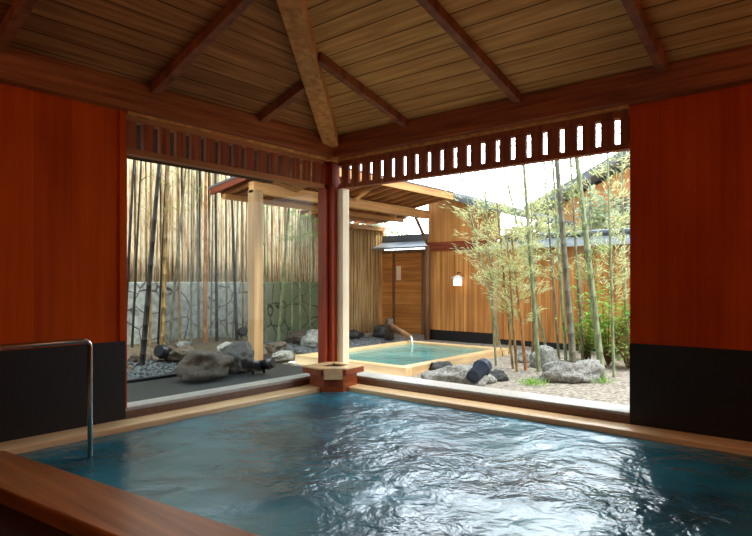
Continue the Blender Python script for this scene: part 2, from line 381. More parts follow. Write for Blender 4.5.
# corner spout box
sb = empty('spout_box', (-.25, -.25, 0), 'wooden overflow box with an open top at the foot of the corner post', 'wooden box')
P = [(-.02, -.02), (-.57, -.02), (-.61, -.38), (-.40, -.60), (-.02, -.56)]
def inset(p, c, k): return [(c[0] + (x - c[0]) * k, c[1] + (y - c[1]) * k) for x, y in p]
cc = (-.26, -.26)
body = inset(P, cc, .78)
MB().prism(body, -.12, .17).build('body', M['box'], sb, .006)
inn = inset(P, cc, .52)
ring = MB()
n = 5
names = []
for i in range(n):
    j = (i + 1) % n
    MB().prism([P[i], P[j], inn[j], inn[i]], .165, .235).build('top_board', M['box'], sb)
    MB().prism([P[i], P[j], inn[j], inn[i]], .235, .252).build('skylit_top', M['rim'], sb)  # thin pale layer painting sky reflection onto the board tops
MB().prism(inn, .17, .215).build('box_water', M['water_out'], sb)
MB().prism([(-.6, -.42), (-.44, -.58), (-.42, -.56), (-.58, -.40)], .12, .252).build('spout_lip', M['rim'], sb)

# ------------------------------------------------------------------ corner post, beams, lattice
cp = empty('corner_post', (.05, .05, 0), 'square red-brown corner post where the two windows meet', 'post')
MB().box(-.09, .06, -.07, .06, 0, 2.95).build('post', M['post'], cp, .008)
MB().box(-.16, -.09, .0, .12, 0, 2.95).build('outer_jamb', M['post'], cp)
MB().box(.0, .12, -.18, -.07, 0, 2.53).build('skylit_jamb', M['jamb'], cp)['label'] = 'timber jamb with skylight painted into its pale colour'  # near-white colour carries the grazing skylight
wp = MB().box(-8.4, .12, -.14, .1, 2.92, 3.19).build('wall_beam', M['beam_x'], None, .01)
tag(wp, 'heavy wall-top beam above the left window and wall', 'beam')
wb = MB().box(-.14, .1, -7.9, -.141, 2.92, 3.19).build('wall_beam', M['beam_y'], None, .01)
tag(wb, 'heavy wall-top beam above the right window and wall', 'beam')
tag(MB().box(-.17, .02, -.17, .02, 2.885, 2.919).build('beam_bracket', M['hip']), 'pale bracket plate under the joint of the two beams', 'bracket')
S(MB().box(XL, -.17, -.06, .0, 2.893, 2.919).build('trim_2', M['hip']))  # added pale strip painting water-reflected light under the left beam
S(MB().box(-.06, .0, YR, -.17, 2.893, 2.919).build('trim_3', M['hip']))  # same painted light under the right beam
# hip beam
hd = Vector((-1, -.75, 0)).normalized()
def hz(a): return 3.164 + .24 * a     # a = -x
hpm = MB()
a0, a1 = .10, 8.1
hpm.bar((-a0, -.75 * a0, hz(a0) - .06), (-a1, -.75 * a1, hz(a1) - .06), .2, .2)
tag(hpm.build('hip_beam', M['hip'], None, .012), 'thick pale hip beam rising from the corner of the two walls', 'beam')
# rafters
for i, (y, lab) in enumerate([(-1.31, 'thin ceiling rafter meeting the hip beam, right of it'), (-2.73, 'red ceiling rafter above the middle of the right window'), (-4.08, 'ceiling rafter above the black granite at far right'),
                  (-5.4, 'hidden'), (-6.8, 'hidden')]):
    if i > 3: continue
    xe = y / .75 + .16
    xe = max(xe, -8.4)
    o = MB().bar((-.15, y, CR(-.15) - .045), (xe, y, CR(xe) - .045), .08, .09).build('ceiling_rafter', M['rafter'], None, .006)
    if i == 3: lab = 'ceiling rafter over the near end of the right wall, out of the picture'
    tag(o, lab, 'rafter', 'rafters on the right ceiling slope')
for i, (x, lab) in enumerate([(-1.33, 'short dark ceiling rafter meeting the hip beam, left of it'), (-2.64, 'dark ceiling rafter above the left end of the left window'), (-3.97, 'dark ceiling rafter at the top left corner of the picture')]):
    ye = x * .75 + .14
    o = MB().bar((x, -.15, CL(-.15) - .045), (x, ye, CL(ye) - .045), .09, .09).build('ceiling_rafter', M['rafter'], None, .006)
    tag(o, lab, 'rafter', 'rafters on the left ceiling slope')
# lattice transoms
lt = empty('lattice_transom', (-1.4, .04, 2.53), 'slatted wooden transom above the left window', 'lattice')
MB().box(XL, -.10, -.0, .1, 2.53, 2.585).build('bottom_rail', M['lattice_rail'], lt)
MB().box(XL, -.10, -.0, .1, 2.85, 2.92).build('top_rail', M['lattice_rail'], lt)
k = XL + .02
while k < -.2:
    MB().box(k, k + .105, .02, .075, 2.585, 2.85).build('slat', M['lattice'], lt); k += .18
lt = empty('lattice_transom', (.04, -1.9, 2.53), 'slatted wooden transom above the right window with bright gaps', 'lattice')
MB().box(.0, .1, YR, -.10, 2.53, 2.585).build('bottom_rail', M['lattice'], lt)
MB().box(-.0, .1, YR, -.10, 2.83, 2.92).build('top_rail', M['lattice'], lt)
k = YR - .03
while k < -.2:
    # gap centres from y=-3.668 with pitch .177
    MB().box(.02, .055, max(k, YR), k + .124, 2.585, 2.83).build('slat', M['lattice'], lt); k += .177
# windows
w1 = empty('window_1', (-1.4, .08, 0), kind='structure')
MB().box(XL, -.05, -.012, .17, -.3, .065).build('sill_front', M['sill_dark'], w1)
MB().box(XL, .06, .01, .24, .065, .095).build('window_sill', M['sill'], w1)
MB().box(XL, -.02, .10, .106, .095, 2.53).build('pane', M['glass'], w1)
MB().box(XL, XL + .02, .0, .14, .095, 2.53).build('window_frame', M['red_wall_x'], w1)
w2 = empty('window_2', (.08, -1.9, 0), kind='structure')
MB().box(-.012, .17, YR, -.05, -.3, .065).build('sill_front', M['sill_dark'], w2)
MB().box(.01, .34, YR, .06, .065, .095).build('window_sill', M['sill'], w2)

# handrail
hr = empty('handrail', (-3.55, -.81, -.05), 'steel handrail standing in the water before the left granite wall', 'handrail')
pts = [(-3.55, -.81, -.8), (-3.55, -.81, .80)] + [(-3.55 - .05 * math.sin(a) * 0 - .05 * (1 - math.cos(a)), -.81, .80 + .05 * math.sin(a)) for a in [R(30), R(60), R(90)]] + [(-4.9, -.81, .85)]
pts += [(-4.95, -.81, .80), (-4.95, -.81, -.09)]
MB().tube(pts, .019, 12).build('rail', M['steel'], hr)
MB().lathe([(0, 0), (.045, 0), (.045, .012), (.02, .02), (.02, .03)], (-4.95, -.81, -.09), 14).build('flange', M['steel'], hr)

# ------------------------------------------------------------------ outside: ground
def gz(x, y):
    z = -.13
    # planted bank towards the stone wall
    if x < 6 and y > 2.5:
        k = min(1, (y - 2.5) / 2.0) * max(0, min(1, (3.6 - x) / 2))
        z += .27 * k * k * (3 - 2 * k)
    z += .02 * noise.noise(Vector((x * .9, y * .9, 0)))
    # low sandy swell on the right
    return z
g = MB(); GX = [.16 + i * .16 for i in range(130)]; 
def grid(xa, xb, ya, yb, nx_, ny_):
    vs = [(xa + (xb - xa) * i / nx_, ya + (yb - ya) * j / ny_, gz(xa + (xb - xa) * i / nx_, ya + (yb - ya) * j / ny_)) for j in range(ny_ + 1) for i in range(nx_ + 1)]
    fs = [(j * (nx_ + 1) + i, j * (nx_ + 1) + i + 1, (j + 1) * (nx_ + 1) + i + 1, (j + 1) * (nx_ + 1) + i) for j in range(ny_) for i in range(nx_)]
    return vs, fs
# sand in front of the right window; soil behind the left window; far ground; hole under the outdoor bath
a, b = grid(.16, 1.35, -9, 2.45, 10, 80); g.add(a, b, True)
a, b = grid(1.35, 4.95, -9, -.12, 26, 60); g.add(a, b, True)
a, b = grid(4.95, 30, -12, 8, 60, 60); g.add(a, b, True)
S(g.build('sand_ground', M['sand']))
g = MB()
a, b = grid(-9, 1.35, .16, 5.1, 80, 50)
g.add(a, b, True)
a, b = grid(1.35, 4.95, 2.4, 5.1, 40, 30); g.add(a, b, True)
S(g.build('soil_ground', M['soil']))

# ------------------------------------------------------------------ outdoor bath
PX0, PX1, PY0, PY1 = 1.45, 4.85, -.12, 2.32
ob = empty('outdoor_bath', (3.1, 1.1, -.1), 'small sunken outdoor bath with a square wooden rim in the garden', 'bath')
rw = .19; zt = .0; zb = -.3
MB().box(PX0, PX0 + rw, PY0, PY1, zb, zt).build('rim_board', M['rim_y'], ob, .01)
MB().box(PX1 - rw, PX1, PY0, PY1, zb, zt).build('rim_board', M['rim_y'], ob, .01)
MB().box(PX0 + rw, PX1 - rw, PY0, PY0 + rw, zb, zt).build('rim_board', M['rim'], ob, .01)
MB().box(PX0 + rw, PX1 - rw, PY1 - rw, PY1, zb, zt).build('rim_board', M['rim'], ob, .01)
vs, fs = [], []
ow = MB()
N = 30
vs = [(PX0 + rw + (PX1 - PX0 - 2 * rw) * i / N, PY0 + rw + (PY1 - PY0 - 2 * rw) * j / N, -.05 + .003 * noise.noise(Vector((i * .5, j * .5, 2)))) for j in range(N + 1) for i in range(N + 1)]
fs = [(j * (N + 1) + i, j * (N + 1) + i + 1, (j + 1) * (N + 1) + i + 1, (j + 1) * (N + 1) + i) for j in range(N) for i in range(N)]
ow.add(vs, fs, True)
tag(ow.build('pool_water', M['water_out']), 'pale turquoise water in the outdoor bath', 'water', kind='stuff')
# bamboo spout and pouring water
sp = empty('bamboo_spout', (4.9, 2.2, 0), 'dark log spout pouring water into the outdoor bath', 'spout')
A = atz(388, 333, 0); 
e0 = Vector((5.6, 3.0, .42)); e1 = Vector((4.62, 2.02, .16))
yy, tt = atx(385, 5.5); 
p0 = Vector((5.32, 3.2, .24)); p1 = Vector((4.70, 2.15, .09))
MB().tube([p0, p1], [.08, .055], 12).build('trough', M['log'], sp)
MB().tube([(5.36, 3.26, -.12), (5.34, 3.24, .42)], [.13, .09], 10).build('stump', M['rock_brown'], sp)
MB().tube([p1 + Vector((.02, .02, .02)), p1 + Vector((-.1, -.1, .0)), p1 + Vector((-.16, -.16, -.08)), p1 + Vector((-.18, -.18, -.2))], [.022, .022, .02, .026], 8).build('poured_water', M['pour'], sp)

# ------------------------------------------------------------------ stone wall and fences
FY = 5.1
tag(MB().box(-7, 5.2, FY, FY + .25, -.2, 1.30).build('stone_wall', M['crack'], None, .02), 'low grey crazy-paved stone wall under the pale bamboo fence', 'wall')
def fence(name, x0, x1, y, z0, z1, r0, mat, label, railmat, var=.1):
    e = empty(name, ((x0 + x1) / 2, y, z0), label, 'fence')
    m = MB(); x = x0
    while x < x1:
        r_ = r0 * random.uniform(.7, 1.25); x += r_
        top = z1 + random.uniform(-var, var * .3); lean = random.uniform(-.03, .03); yo = random.uniform(-.012, .012)
        L = top - z0; nn = 5; pts = []; rr = []
        for q in range(nn + 1):
            pts.append((x + lean * q / nn + random.uniform(-.006, .006), y + yo, z0 + L * q / nn)); rr.append(r_ * random.uniform(.9, 1.05))
        m.tube(pts, rr, 6); x += r_ * random.uniform(.95, 1.3)
    m.build('pole_panel', mat, e)
    MB().box(x0, x1, y + r0 * .6, y + r0 * .6 + .02, z0, z1 - .12).build('backing_panel', railmat, e)
    for z in (z0 + .5, z1 - .25): MB().box(x0, x1, y + r0 + .03, y + r0 + .08, z, z + .06).build('rail', railmat, e)
    return e
fence('bamboo_fence', -6.5, 5.2, FY + .08, 1.30, 3.9, .05, M['pole'], 'tall pale bamboo pole fence standing on the stone wall', M['bark'])
fb = fence('bark_fence', 5.25, 7.5, FY + .08, -.15, 2.9, .03, M['reed'], 'brown bark fence behind the outdoor bath, left of the garden door', M['log'], .02)
MB().box(5.2, 7.45, FY - .03, FY + .05, 2.76, 2.87).build('front_rail', M['pav'], fb)
MB().tube([(5.75, FY - .02, -.15), (5.75, FY - .02, 2.78)], .035, 8).build('fence_post', M['culm_green'], fb)
MB().bar((5.75, FY - .04, 2.5), (6.05, FY - .04, 2.77), .03, .04, (0, 1, 0)).build('brace', M['pav'], fb)

# ------------------------------------------------------------------ garden building
WX = 6.4
gb = empty('garden_wall_building', (WX, 1, 0), 'timber garden building wall with a red band and a lit lantern on it', 'building wall')
y0 = 2.85; yE = .98
MB().box(WX, WX + .12, yE, y0, .12, 2.06).build('batten_wall', M['batten'], gb)
MB().box(WX, WX + .12, yE, y0, -.2, .12).build('footing', M['black'], gb)
MB().box(WX - .03, WX + .1, yE, y0, 2.06, 2.28).build('red_band', M['redbeam'], gb)
up = [(WX + .02, .9), (WX + .02, y0), (WX + .1, y0), (WX + .1, .9)]
MB().prism(up, 2.28, [2.90, 3.51, 3.51, 2.90]).build('upper_boards', M['upper_board'], gb)
MB().tube([(WX - .08, y0 - .03, -.2), (WX - .06, y0 - .03, 2.2)], [.075, .07], 12).build('log_post', M['log'], gb)
MB().box(WX - .09, WX + .05, yE - .1, yE + .02, -.2, 2.06).build('end_post', M['pav_z'], gb)
# tiled roof above it, falling to the right
rf = MB()
xa, xb = WX - .35, WX + 3.5
ys = [(3.3, 3.5), (.2, 2.55)]
rf.prism([(xa, .4), (xa, 3.6), (xb, 3.6), (xb, .4)], [2.75, 3.75, 3.75, 2.75], [2.83, 3.85, 3.85, 2.83])
for i in range(16):
    x = xa + .1 + i * .24
    rf.tube([(x, .38, 2.84), (x, 3.6, 3.86)], .045, 6)
rf.build('tiled_roof', M['tile'], gb)
# low tiled garden fence to the right
gf = empty('garden_fence', (WX, -3, 0), 'brown board garden fence with a grey tiled cap behind the bamboo', 'fence')
MB().box(WX, WX + .1, -9, yE - .1, .0, 2.05).build('board_panel', M['batten'], gf)
MB().box(WX, WX + .1, -9, yE - .1, -.2, .0).build('footing', M['black'], gf)
c = MB(); c.prism([(WX - .3, -9), (WX - .3, .9), (WX + .05, .9), (WX + .05, -9)], [2.05, 2.05, 2.20, 2.20], [2.10, 2.10, 2.26, 2.26])
c.prism([(WX + .05, -9), (WX + .05, .9), (WX + .4, .9), (WX + .4, -9)], [2.22, 2.22, 2.05, 2.05], [2.28, 2.28, 2.10, 2.10])
c.tube([(WX + .05, -9, 2.31), (WX + .05, .9, 2.31)], .06, 8)
c.build('tiled_cap', M['tile'], gf)
MB().box(WX - .32, WX - .29, -9, .9, 2.03, 2.10).build('fascia', M['tin'], gf)
for y in (-1.0, -3.0, -5.0):
    MB().box(WX - .05, WX + .02, y - .05, y + .05, -.2, 2.05).build('fence_post', M['pav_z'], gf)
# garden door with its small awning
dr = empty('garden_door', (7.4, 4.35, -.1), 'plain wooden plank door at the far end of the garden', 'door')
MB().box(7.4, 7.45, 3.72, 4.68, -.14, 2.1).build('door_leaf', M['door'], dr)
MB().box(7.36, 7.5, 4.70, 5.08, -.15, 2.1).build('side_panel', M['door'], dr)
MB().box(7.35, 7.5, 4.66, 4.72, -.15, 2.1).box(7.35, 7.5, 2.9, 3.72, -.15, 2.1).box(7.35, 7.5, 2.9, 5.08, 2.1, 2.2).build('door_frame', M['log'], dr)
MB().box(7.38, 7.4, 4.45, 4.6, 1.35, 1.75).build('door_plaque', M['jamb'], dr)['label'] = 'pale square plaque'
aw = empty('door_awning', (7.2, 4.1, 2.2), 'pale grey metal awning over the garden door', 'awning')
MB().prism([(6.95, 3.0), (6.95, 5.15), (7.6, 5.15), (7.6, 3.0)], [2.2, 2.2, 2.42, 2.42], [2.25, 2.25, 2.48, 2.48]).build('metal_roof', M['tin'], aw)
MB().box(7.45, 7.75, 3.0, 5.15, 2.44, 2.62).build('ridge_tiles', M['tile'], aw)
tag(MB().bar((WX + .1, 3.35, 3.05), (WX + .1, 2.93, 2.25), .06, .06).build('roof_brace', M['log']), 'dark diagonal brace between the pavilion roof and the log post', 'brace')

# lantern on the wall
yl, tl = atx(458, WX - .12)
zl_ = zat(281, tl)
ln = empty('wall_lantern', (WX - .03, yl, zl_), 'small white lit wall lantern hanging on the garden building', 'lantern')
lm, nt, b = newmat('lantern_glow'); b.inputs['Base Color'].default_value = (1, .97, .9, 1); b.inputs['Emission Color'].default_value = (1, .93, .8, 1); b.inputs['Emission Strength'].default_value = 1.3
MB().lathe([(.001, -.11), (.10, -.11), (.105, 0), (.085, .07), (.001, .07)], (WX - .14, yl, zl_), 16).build('lamp_glass', lm, ln)
MB().lathe([(.001, .15), (.03, .14), (.15, .075), (.145, .06), (.001, .06)], (WX - .14, yl, zl_), 16).build('lamp_shade', M['lamp_w'], ln)
MB().tube([(WX - .14, yl, zl_ + .14), (WX - .14, yl, zl_ + .2), (WX - .02, yl, zl_ + .2)], .012, 6).build('bracket', M['blackmetal'], ln)

# ------------------------------------------------------------------ pavilion over the outdoor bath
pv = empty('pavilion', (2, 2.8, 0), 'open timber pavilion roof over the outdoor bath on one pale square post', 'pavilion')
BY = 2.8
pxp, tp = aty(255.5, BY)
MB().box(pxp - .1, pxp + .1, BY - .09, BY + .09, -.15, 2.92).build('post', M['pav_z'], pv, .008)
MB().box(pxp - .1, WX - .1, BY - .07, BY + .07, 2.86, 3.06).build('main_beam', M['pav'], pv, .01)
rz = lambda y: 3.32 - .16 * (y - 1.9)
X0, X1, YA, YB = .85, WX - .42, 1.9, 3.95
MB().prism([(X0, YA), (X0, YB), (X1, YB), (X1, YA)], [rz(YA)] + [rz(YB)] * 2 + [rz(YA)], [rz(YA) + .05] + [rz(YB) + .05] * 2 + [rz(YA) + .05]).build('roof_boards', M['pav_board'], pv)
MB().prism([(X0 - .05, YA - .05), (X0 - .05, YB + .05), (X1, YB + .05), (X1, YA - .05)], [rz(YA) + .05] + [rz(YB) + .05] * 2 + [rz(YA) + .05], [rz(YA) + .09] + [rz(YB) + .09] * 2 + [rz(YA) + .09]).build('roof_sheet', M['tile'], pv)
MB().box(X0, X1, YA - .05, YA, rz(YA) - .1, rz(YA) + .06).build('fascia', M['pav'], pv)
MB().bar((X0 - .02, YA, rz(YA) + .0), (X0 - .02, YB, rz(YB) + .0), .04, .12).build('verge_board', M['redbeam'], pv)
x = X0 + .22
while x < X1:
    MB().bar((x, YA, rz(YA) - .045), (x, YB, rz(YB) - .045), .055, .08).build('rafter', M['pav_rafter'], pv); x += .34
cn = empty('fence_canopy', (5.6, 4.6, 2.9), 'low board canopy between the pavilion roof and the bark fence', 'canopy')
MB().prism([(4.15, 3.96), (4.15, 5.45), (7.2, 5.45), (7.2, 3.96)], [3.08, 2.98, 2.98, 3.08], [3.12, 3.02, 3.02, 3.12]).build('canopy_boards', M['pav_board'], cn)
for q in range(7): MB().bar((4.3 + q * .45, 3.98, 3.04), (4.3 + q * .45, 5.4, 2.95), .055, .07).build('rafter', M['pav_rafter'], cn)
# curved brace
xb_, tb = aty(354, BY); z0b = 2.55
bp_ = []
for q in range(9):
    a = q / 8
    bp_.append((xb_ + .1 + .95 * a, BY, 2.62 + .62 * math.sin(a * 1.45)))
MB().tube([(3.3 + .85 * a / 8, BY - .25, 2.98 + .36 * math.sin(a / 8 * 1.5)) for a in range(9)], .045, 8).build('curved_brace', M['pav'], pv)
MB().box(.9, WX, 3.6, 3.7, 2.84, 2.93).build('eave_beam', M['pav'], pv)

# ------------------------------------------------------------------ rocks
def rock(p, r, sq, rz_, mat, label, sub=4, amp=.35, seed=1., group='garden rocks', fr=1.4):
    o = MB().ico((0, 0, 0), r, sub, sq, rz_, amp, fr, seed).build('garden_rock', mat)
    o.location = p
    return tag(o, label, 'rock', group)
def rk(px, py, zg, r, sq, rzz, mat, label, seed, lift=.35):
    p = atz(px, py, zg); p.z = zg + r * sq[2] * lift
    return rock(p, r, sq, rzz, mat, label, seed=seed)
rk(572, 381, -.13, .36, (1.25, .8, .62), R(-55), M['rock'], 'pale flat-topped rock beside the thick bamboo stem', 1.)
rk(545, 367, -.13, .28, (.8, .8, .95), 0, M['rock'], 'upright grey rock behind the pale flat rock', 2.)
rk(524, 362, -.13, .2, (1.1, .8, .8), 0, M['rock'], 'small grey rock between golden bamboo stems', 3.)
rk(459, 383, -.13, .34, (1.4, .8, .55), R(-50), M['rock'], 'low pale rock before the outdoor bath beside the spotlight', 4.)
rk(497, 380, -.13, .14, (1.2, .8, .8), R(-50), M['rock_dark'], 'small dark stone right of the garden spotlight', 5.)
rk(441, 371, -.13, .17, (1.5, .8, .7), R(-50), M['rock_dark'], 'dark stone at the near edge of the outdoor bath', 6.)
rk(205, 371, .0, .43, (1.3, .8, .55), R(30), M['rock_brown'], 'broad brown boulder behind the left window', 7.)
rk(238, 366, .0, .32, (.9, .8, .85), R(10), M['rock_dark'], 'dark grey boulder left of the pavilion post', 8.)
rk(183, 357, .05, .2, (1.2, .8, .7), R(10), M['rock_brown'], 'small brown rock between bamboo stems and left spotlight', 9.)
rk(316, 347, -.1, .36, (1.2, .9, .75), R(20), M['rock'], 'grey boulder left of the corner post behind the outdoor bath', 10.)
rk(300, 341, .0, .3, (1.2, .9, .6), R(20), M['rock_brown'], 'brown boulder at the foot of the mossy stone wall', 11.)
rk(282, 358, -.05, .16, (1.6, .9, .6), R(10), M['rock'], 'low grey stone right of the pavilion post', 12.)
rk(352, 338, -.1, .30, (1.2, .9, .5), R(10), M['rock_dark'], 'dark low rock right of the corner post beyond the bath', 13.)
rk(384, 337, -.1, .32, (1.2, .9, .8), R(40), M['rock_dark'], 'dark rock under the log spout', 14.)

rk(141, 362, .0, .17, (1.4, .8, .6), R(20), M['rock_brown'], 'small brown stone between the two leaning black bamboo stems', 15.)
rk(228, 350, .1, .2, (1.5, .8, .5), R(30), M['rock'], 'flat grey stone behind the broad brown boulder', 16.)
rk(183, 347, .1, .15, (1.5, .8, .6), R(30), M['rock'], 'small grey stone against the stone wall above the left spotlight', 17.)
rk(276, 349, .05, .2, (1.6, .8, .5), R(30), M['rock_brown'], 'brown stone between the pavilion post and the leaning green bamboo', 18.)
# pebbles: behind left window and behind the outdoor bath
def pebbles(label, region, count, rr, mat):
    m = MB()
    for _ in range(count):
        x, y = region()
        r_ = random.uniform(*rr)
        m.ico((x, y, gz(x, y) + r_ * .3), r_, 1, (random.uniform(.8, 1.3), random.uniform(.7, 1.1), .6), random.uniform(0, 3))
    return tag(m.build('pebbles', mat), label, 'pebbles', kind='stuff')
pebbles('dark blue-grey pebbles strewn beyond the left window sill', lambda: (random.uniform(-2.9, 1.0), random.uniform(2.45, 3.5)), 1500, (.02, .055), M['pebble'])
pebbles('dark pebble bed between the outdoor bath and the bark fence', lambda: (random.uniform(2.2, 5.6), random.uniform(2.45, 4.3)), 1300, (.03, .07), M['pebble'])
# black edging strip on the ground in front of the pebbles
tag(MB().box(-6, .9, 2.33, 2.42, -.16, -.05).build('edging_strip', M['black'], None, .01), 'black edging strip along the pebbles outside the left window', 'edging')
tag(MB().box(-6, 1.0, .2, 2.33, -.16, -.09).build('stone_apron', M['apron']), 'dark wet stone apron outside the left window', 'paving')

# ------------------------------------------------------------------ garden spotlights
def spot(px, py, zg, s, yaw, label, mat, yellow=False):
    p = atz(px, py, zg)
    e = empty('garden_spotlight', p, label, 'spotlight', 'garden spotlights')
    d = Vector((math.cos(yaw), math.sin(yaw), .28)).normalized(); c = p + Vector((0, 0, .13 * s))
    hs = MB().tube([c - d * .16 * s, c - d * .158 * s, c + d * .05 * s, c + d * .052 * s, c + d * .09 * s, c + d * .092 * s, c + d * .15 * s, c + d * .152 * s], [.04 * s, .072 * s, .078 * s, .098 * s, .098 * s, .084 * s, .086 * s, .07 * s], 16).build('lamp_housing', mat, e)
    MB().tube([p, p + Vector((0, 0, .12 * s))], .022 * s, 8).build('stake', M['blackmetal'], e)
    MB().tube([c + d * .13 * s, c + d * .15 * s], .082 * s, 16).build('lens', M['lamp_w'] if px == 241 else M['bluemetal'], hs)
    if yellow: MB().bar(c - d * .05 * s, c - d * .3 * s, .12 * s, .05 * s).build('bracket', M['yellow'], e)
    return e
spot(479, 383, -.1, 1.3, R(5), 'dark cylindrical garden spotlight beside the outdoor bath', M['bluemetal'])
spot(166, 362, -.02, 1.2, R(200), 'black garden spotlight with a yellow bracket near the left wall', M['blackmetal'], True)
spot(241, 338, .15, .9, R(250), 'small garden spotlight with a white lens before the stone wall', M['blackmetal'])
spot(253, 374, -.08, 1.0, R(180), 'black garden spotlight at the left foot of the pavilion post', M['blackmetal'])
spot(264, 373, -.08, 1.0, R(300), 'black garden spotlight at the right foot of the pavilion post', M['blackmetal'])

# ------------------------------------------------------------------ bamboo
def bamboo(name, bx, by, tx, ty, ztop, r, mat, label, leaf=None, nleaf=0, zl0=1.5, spread=.35, twig=12, group='bamboo', L=(.09, .16), bend=.0, lat=None):
    zb = gz(bx, by) - .03
    e = empty(name, (bx, by, gz(bx, by)), label, 'bamboo', group)
    B = Vector((bx, by, zb)); Tp = Vector((tx, ty, ztop)); H = ztop - zb
    side = Vector((RT.x, RT.y, 0))
    pos = lambda a: B.lerp(Tp, a) + side * bend * math.sin(a * math.pi)
    pts = []; rr = []; z = 0.; seg = .22
    while z < H:
        a = z / H; rad = r * (1 - .45 * a)
        pts += [pos(a), pos(min(1, (z + .012) / H)), pos(min(1, (z + .024) / H))]; rr += [rad, rad * 1.12, rad]
        z += seg * random.uniform(.9, 1.1); seg = min(.34, seg + .02)
    pts.append(pos(1)); rr.append(r * .5)
    MB().tube(pts, rr, 7).build('culm', mat, e)
    if leaf and nleaf:
        tw = MB(); lf = MB()
        for i in range(twig):
            a = (zl0 - zb + random.random() * (H - (zl0 - zb))) / H; p = pos(a)
            ang = random.uniform(0, 2 * math.pi) if lat is None else lat + random.uniform(-.7, .7)
            d = Vector((math.cos(ang), math.sin(ang), random.uniform(.35, 1.1))).normalized(); Lt = spread * random.uniform(.5, 1.25)
            q = [p, p + d * Lt * .5, p + d * Lt + Vector((0, 0, -.12 * Lt))]
            tw.tube(q, [.005, .004, .002], 4)
            for k in range(int(nleaf * (1.45 if leaf is M['leaf_pale'] else 1.2)) // twig):
                b = random.uniform(.2, 1.); pp = q[0].lerp(q[2], b) + Vector([random.uniform(-.05, .05) for _ in range(3)])
                dd = (d * 1.2 + Vector([random.uniform(-.6, .6) for _ in range(3)]) + Vector((0, 0, -.1)))
                lf.leaf(pp, dd, [random.uniform(-1, 1) for _ in range(3)], random.uniform(*L), random.uniform(.010, .018))
        tw.build('twigs', mat, e)['kind'] = 'stuff'; f = lf.build('foliage', leaf, e); f['kind'] = 'stuff'
    return e
def bam_px(pxb, yb, pxt, pyt, plane, r, mat, label, **k):
    """stem whose foot stands at depth plane y=yb (or x) and which passes the given upper pixel; continued above it"""
    if plane == 'y': bx, t = aty(pxb, yb); by = yb
    else: by, t = atx(pxb, yb); bx = yb
    d = ray(pxt); p = CAM + d * t * 1.0; zt_ = zat(pyt, t)
    ext = k.pop('ext', 1.35)
    Bz = gz(bx, by)
    tx_, ty_ = bx + (p.x - bx) * ext, by + (p.y - by) * ext; ztt = Bz + (zt_ - Bz) * ext
    return bamboo('bamboo', bx, by, tx_, ty_, ztt, r, mat, label, **k)
G1 = 'bamboo stems behind the left window'
Lf = [
 (123, 3.6, 134, 160, .022, 'culm_black', 'black bamboo stem at the left edge of the left window', 0),
 (142, 3.3, 159, 166, .036, 'culm_black', 'thick black leaning bamboo stem, second from the left wall', 0),
 (162, 4.2, 168, 170, .036, 'culm_gold', 'golden-brown bamboo stem right of the thick black one', 40),
 (169, 4.4, 186, 167, .022, 'culm_grey', 'leaning grey bamboo stem crossing above the left spotlight', 40),
 (191, 4.3, 192, 168, .018, 'culm_grey', 'thin grey bamboo stem above the brown boulder', 30),
 (199, 4.5, 197, 167, .024, 'culm_grey', 'grey bamboo stem just left of the orange one', 30),
 (205, 4.3, 206, 173, .036, 'culm_orange', 'orange-brown bamboo stem in the middle of the left window', 0),
 (217, 4.3, 215.5, 195, .026, 'culm_black', 'dark straight bamboo stem right of the orange one', 0),
 (227, 4.4, 226, 198, .018, 'culm_grey', 'thin grey bamboo stem midway between two dark ones', 0),
 (237, 4.3, 232, 200, .028, 'culm_black', 'dark bamboo stem leaning left near the small white spotlight', 0),
 (243, 4.6, 243, 205, .02, 'culm_gold', 'pale bamboo stem just left of the pavilion post', 0),
 (266, 4.6, 264, 205, .022, 'culm_green', 'green bamboo stem just right of the pavilion post', 60),
 (278, 4.2, 289, 205, .028, 'culm_green', 'green bamboo stem leaning right before the mossy wall', 90),
 (292, 4.6, 292, 215, .018, 'culm_green', 'thin green bamboo stem right of the leaning green one', 90),
 (300, 4.6, 299.5, 215, .02, 'culm_green', 'green bamboo stem above the brown boulder', 90),
 (310, 4.7, 310, 215, .02, 'culm_green', 'green bamboo stem above the grey boulder by the corner post', 90),
 (150, 4.6, 151, 170, .022, 'culm_gold', 'golden thin bamboo stem close to the stone wall at left', 30),
 (180, 4.6, 178, 170, .022, 'culm_gold', 'golden bamboo stem close to the stone wall behind the spotlight', 30),
 (211, 4.7, 213, 185, .016, 'culm_grey', 'hair-thin grey bamboo stem just right of the orange one', 0),
 (132, 4.5, 141, 165, .018, 'culm_black', 'thin black bamboo stem between the two leaning black ones', 20),
 (158, 4.7, 166, 168, .016, 'culm_black', 'thin black bamboo stem tight behind the golden-brown one', 20),
 (233, 4.7, 238, 205, .016, 'culm_grey', 'thin grey bamboo stem leaning right near the small white spotlight', 0),
 (320, 4.7, 319, 215, .018, 'culm_green', 'green bamboo stem right beside the corner post', 80),
]
for pxb, yb, pxt, pyt, r_, mt, lab, nl in Lf:
    bam_px(pxb, yb, pxt, pyt, 'y', r_ * 1.3, M[mt], lab, leaf=M['leaf_green'] if nl else None, nleaf=nl, zl0=2.0, spread=.25, twig=8, group=G1, ext=1.25 if pxb < 240 else 1.05)
G2 = 'bamboo stems behind the right window'
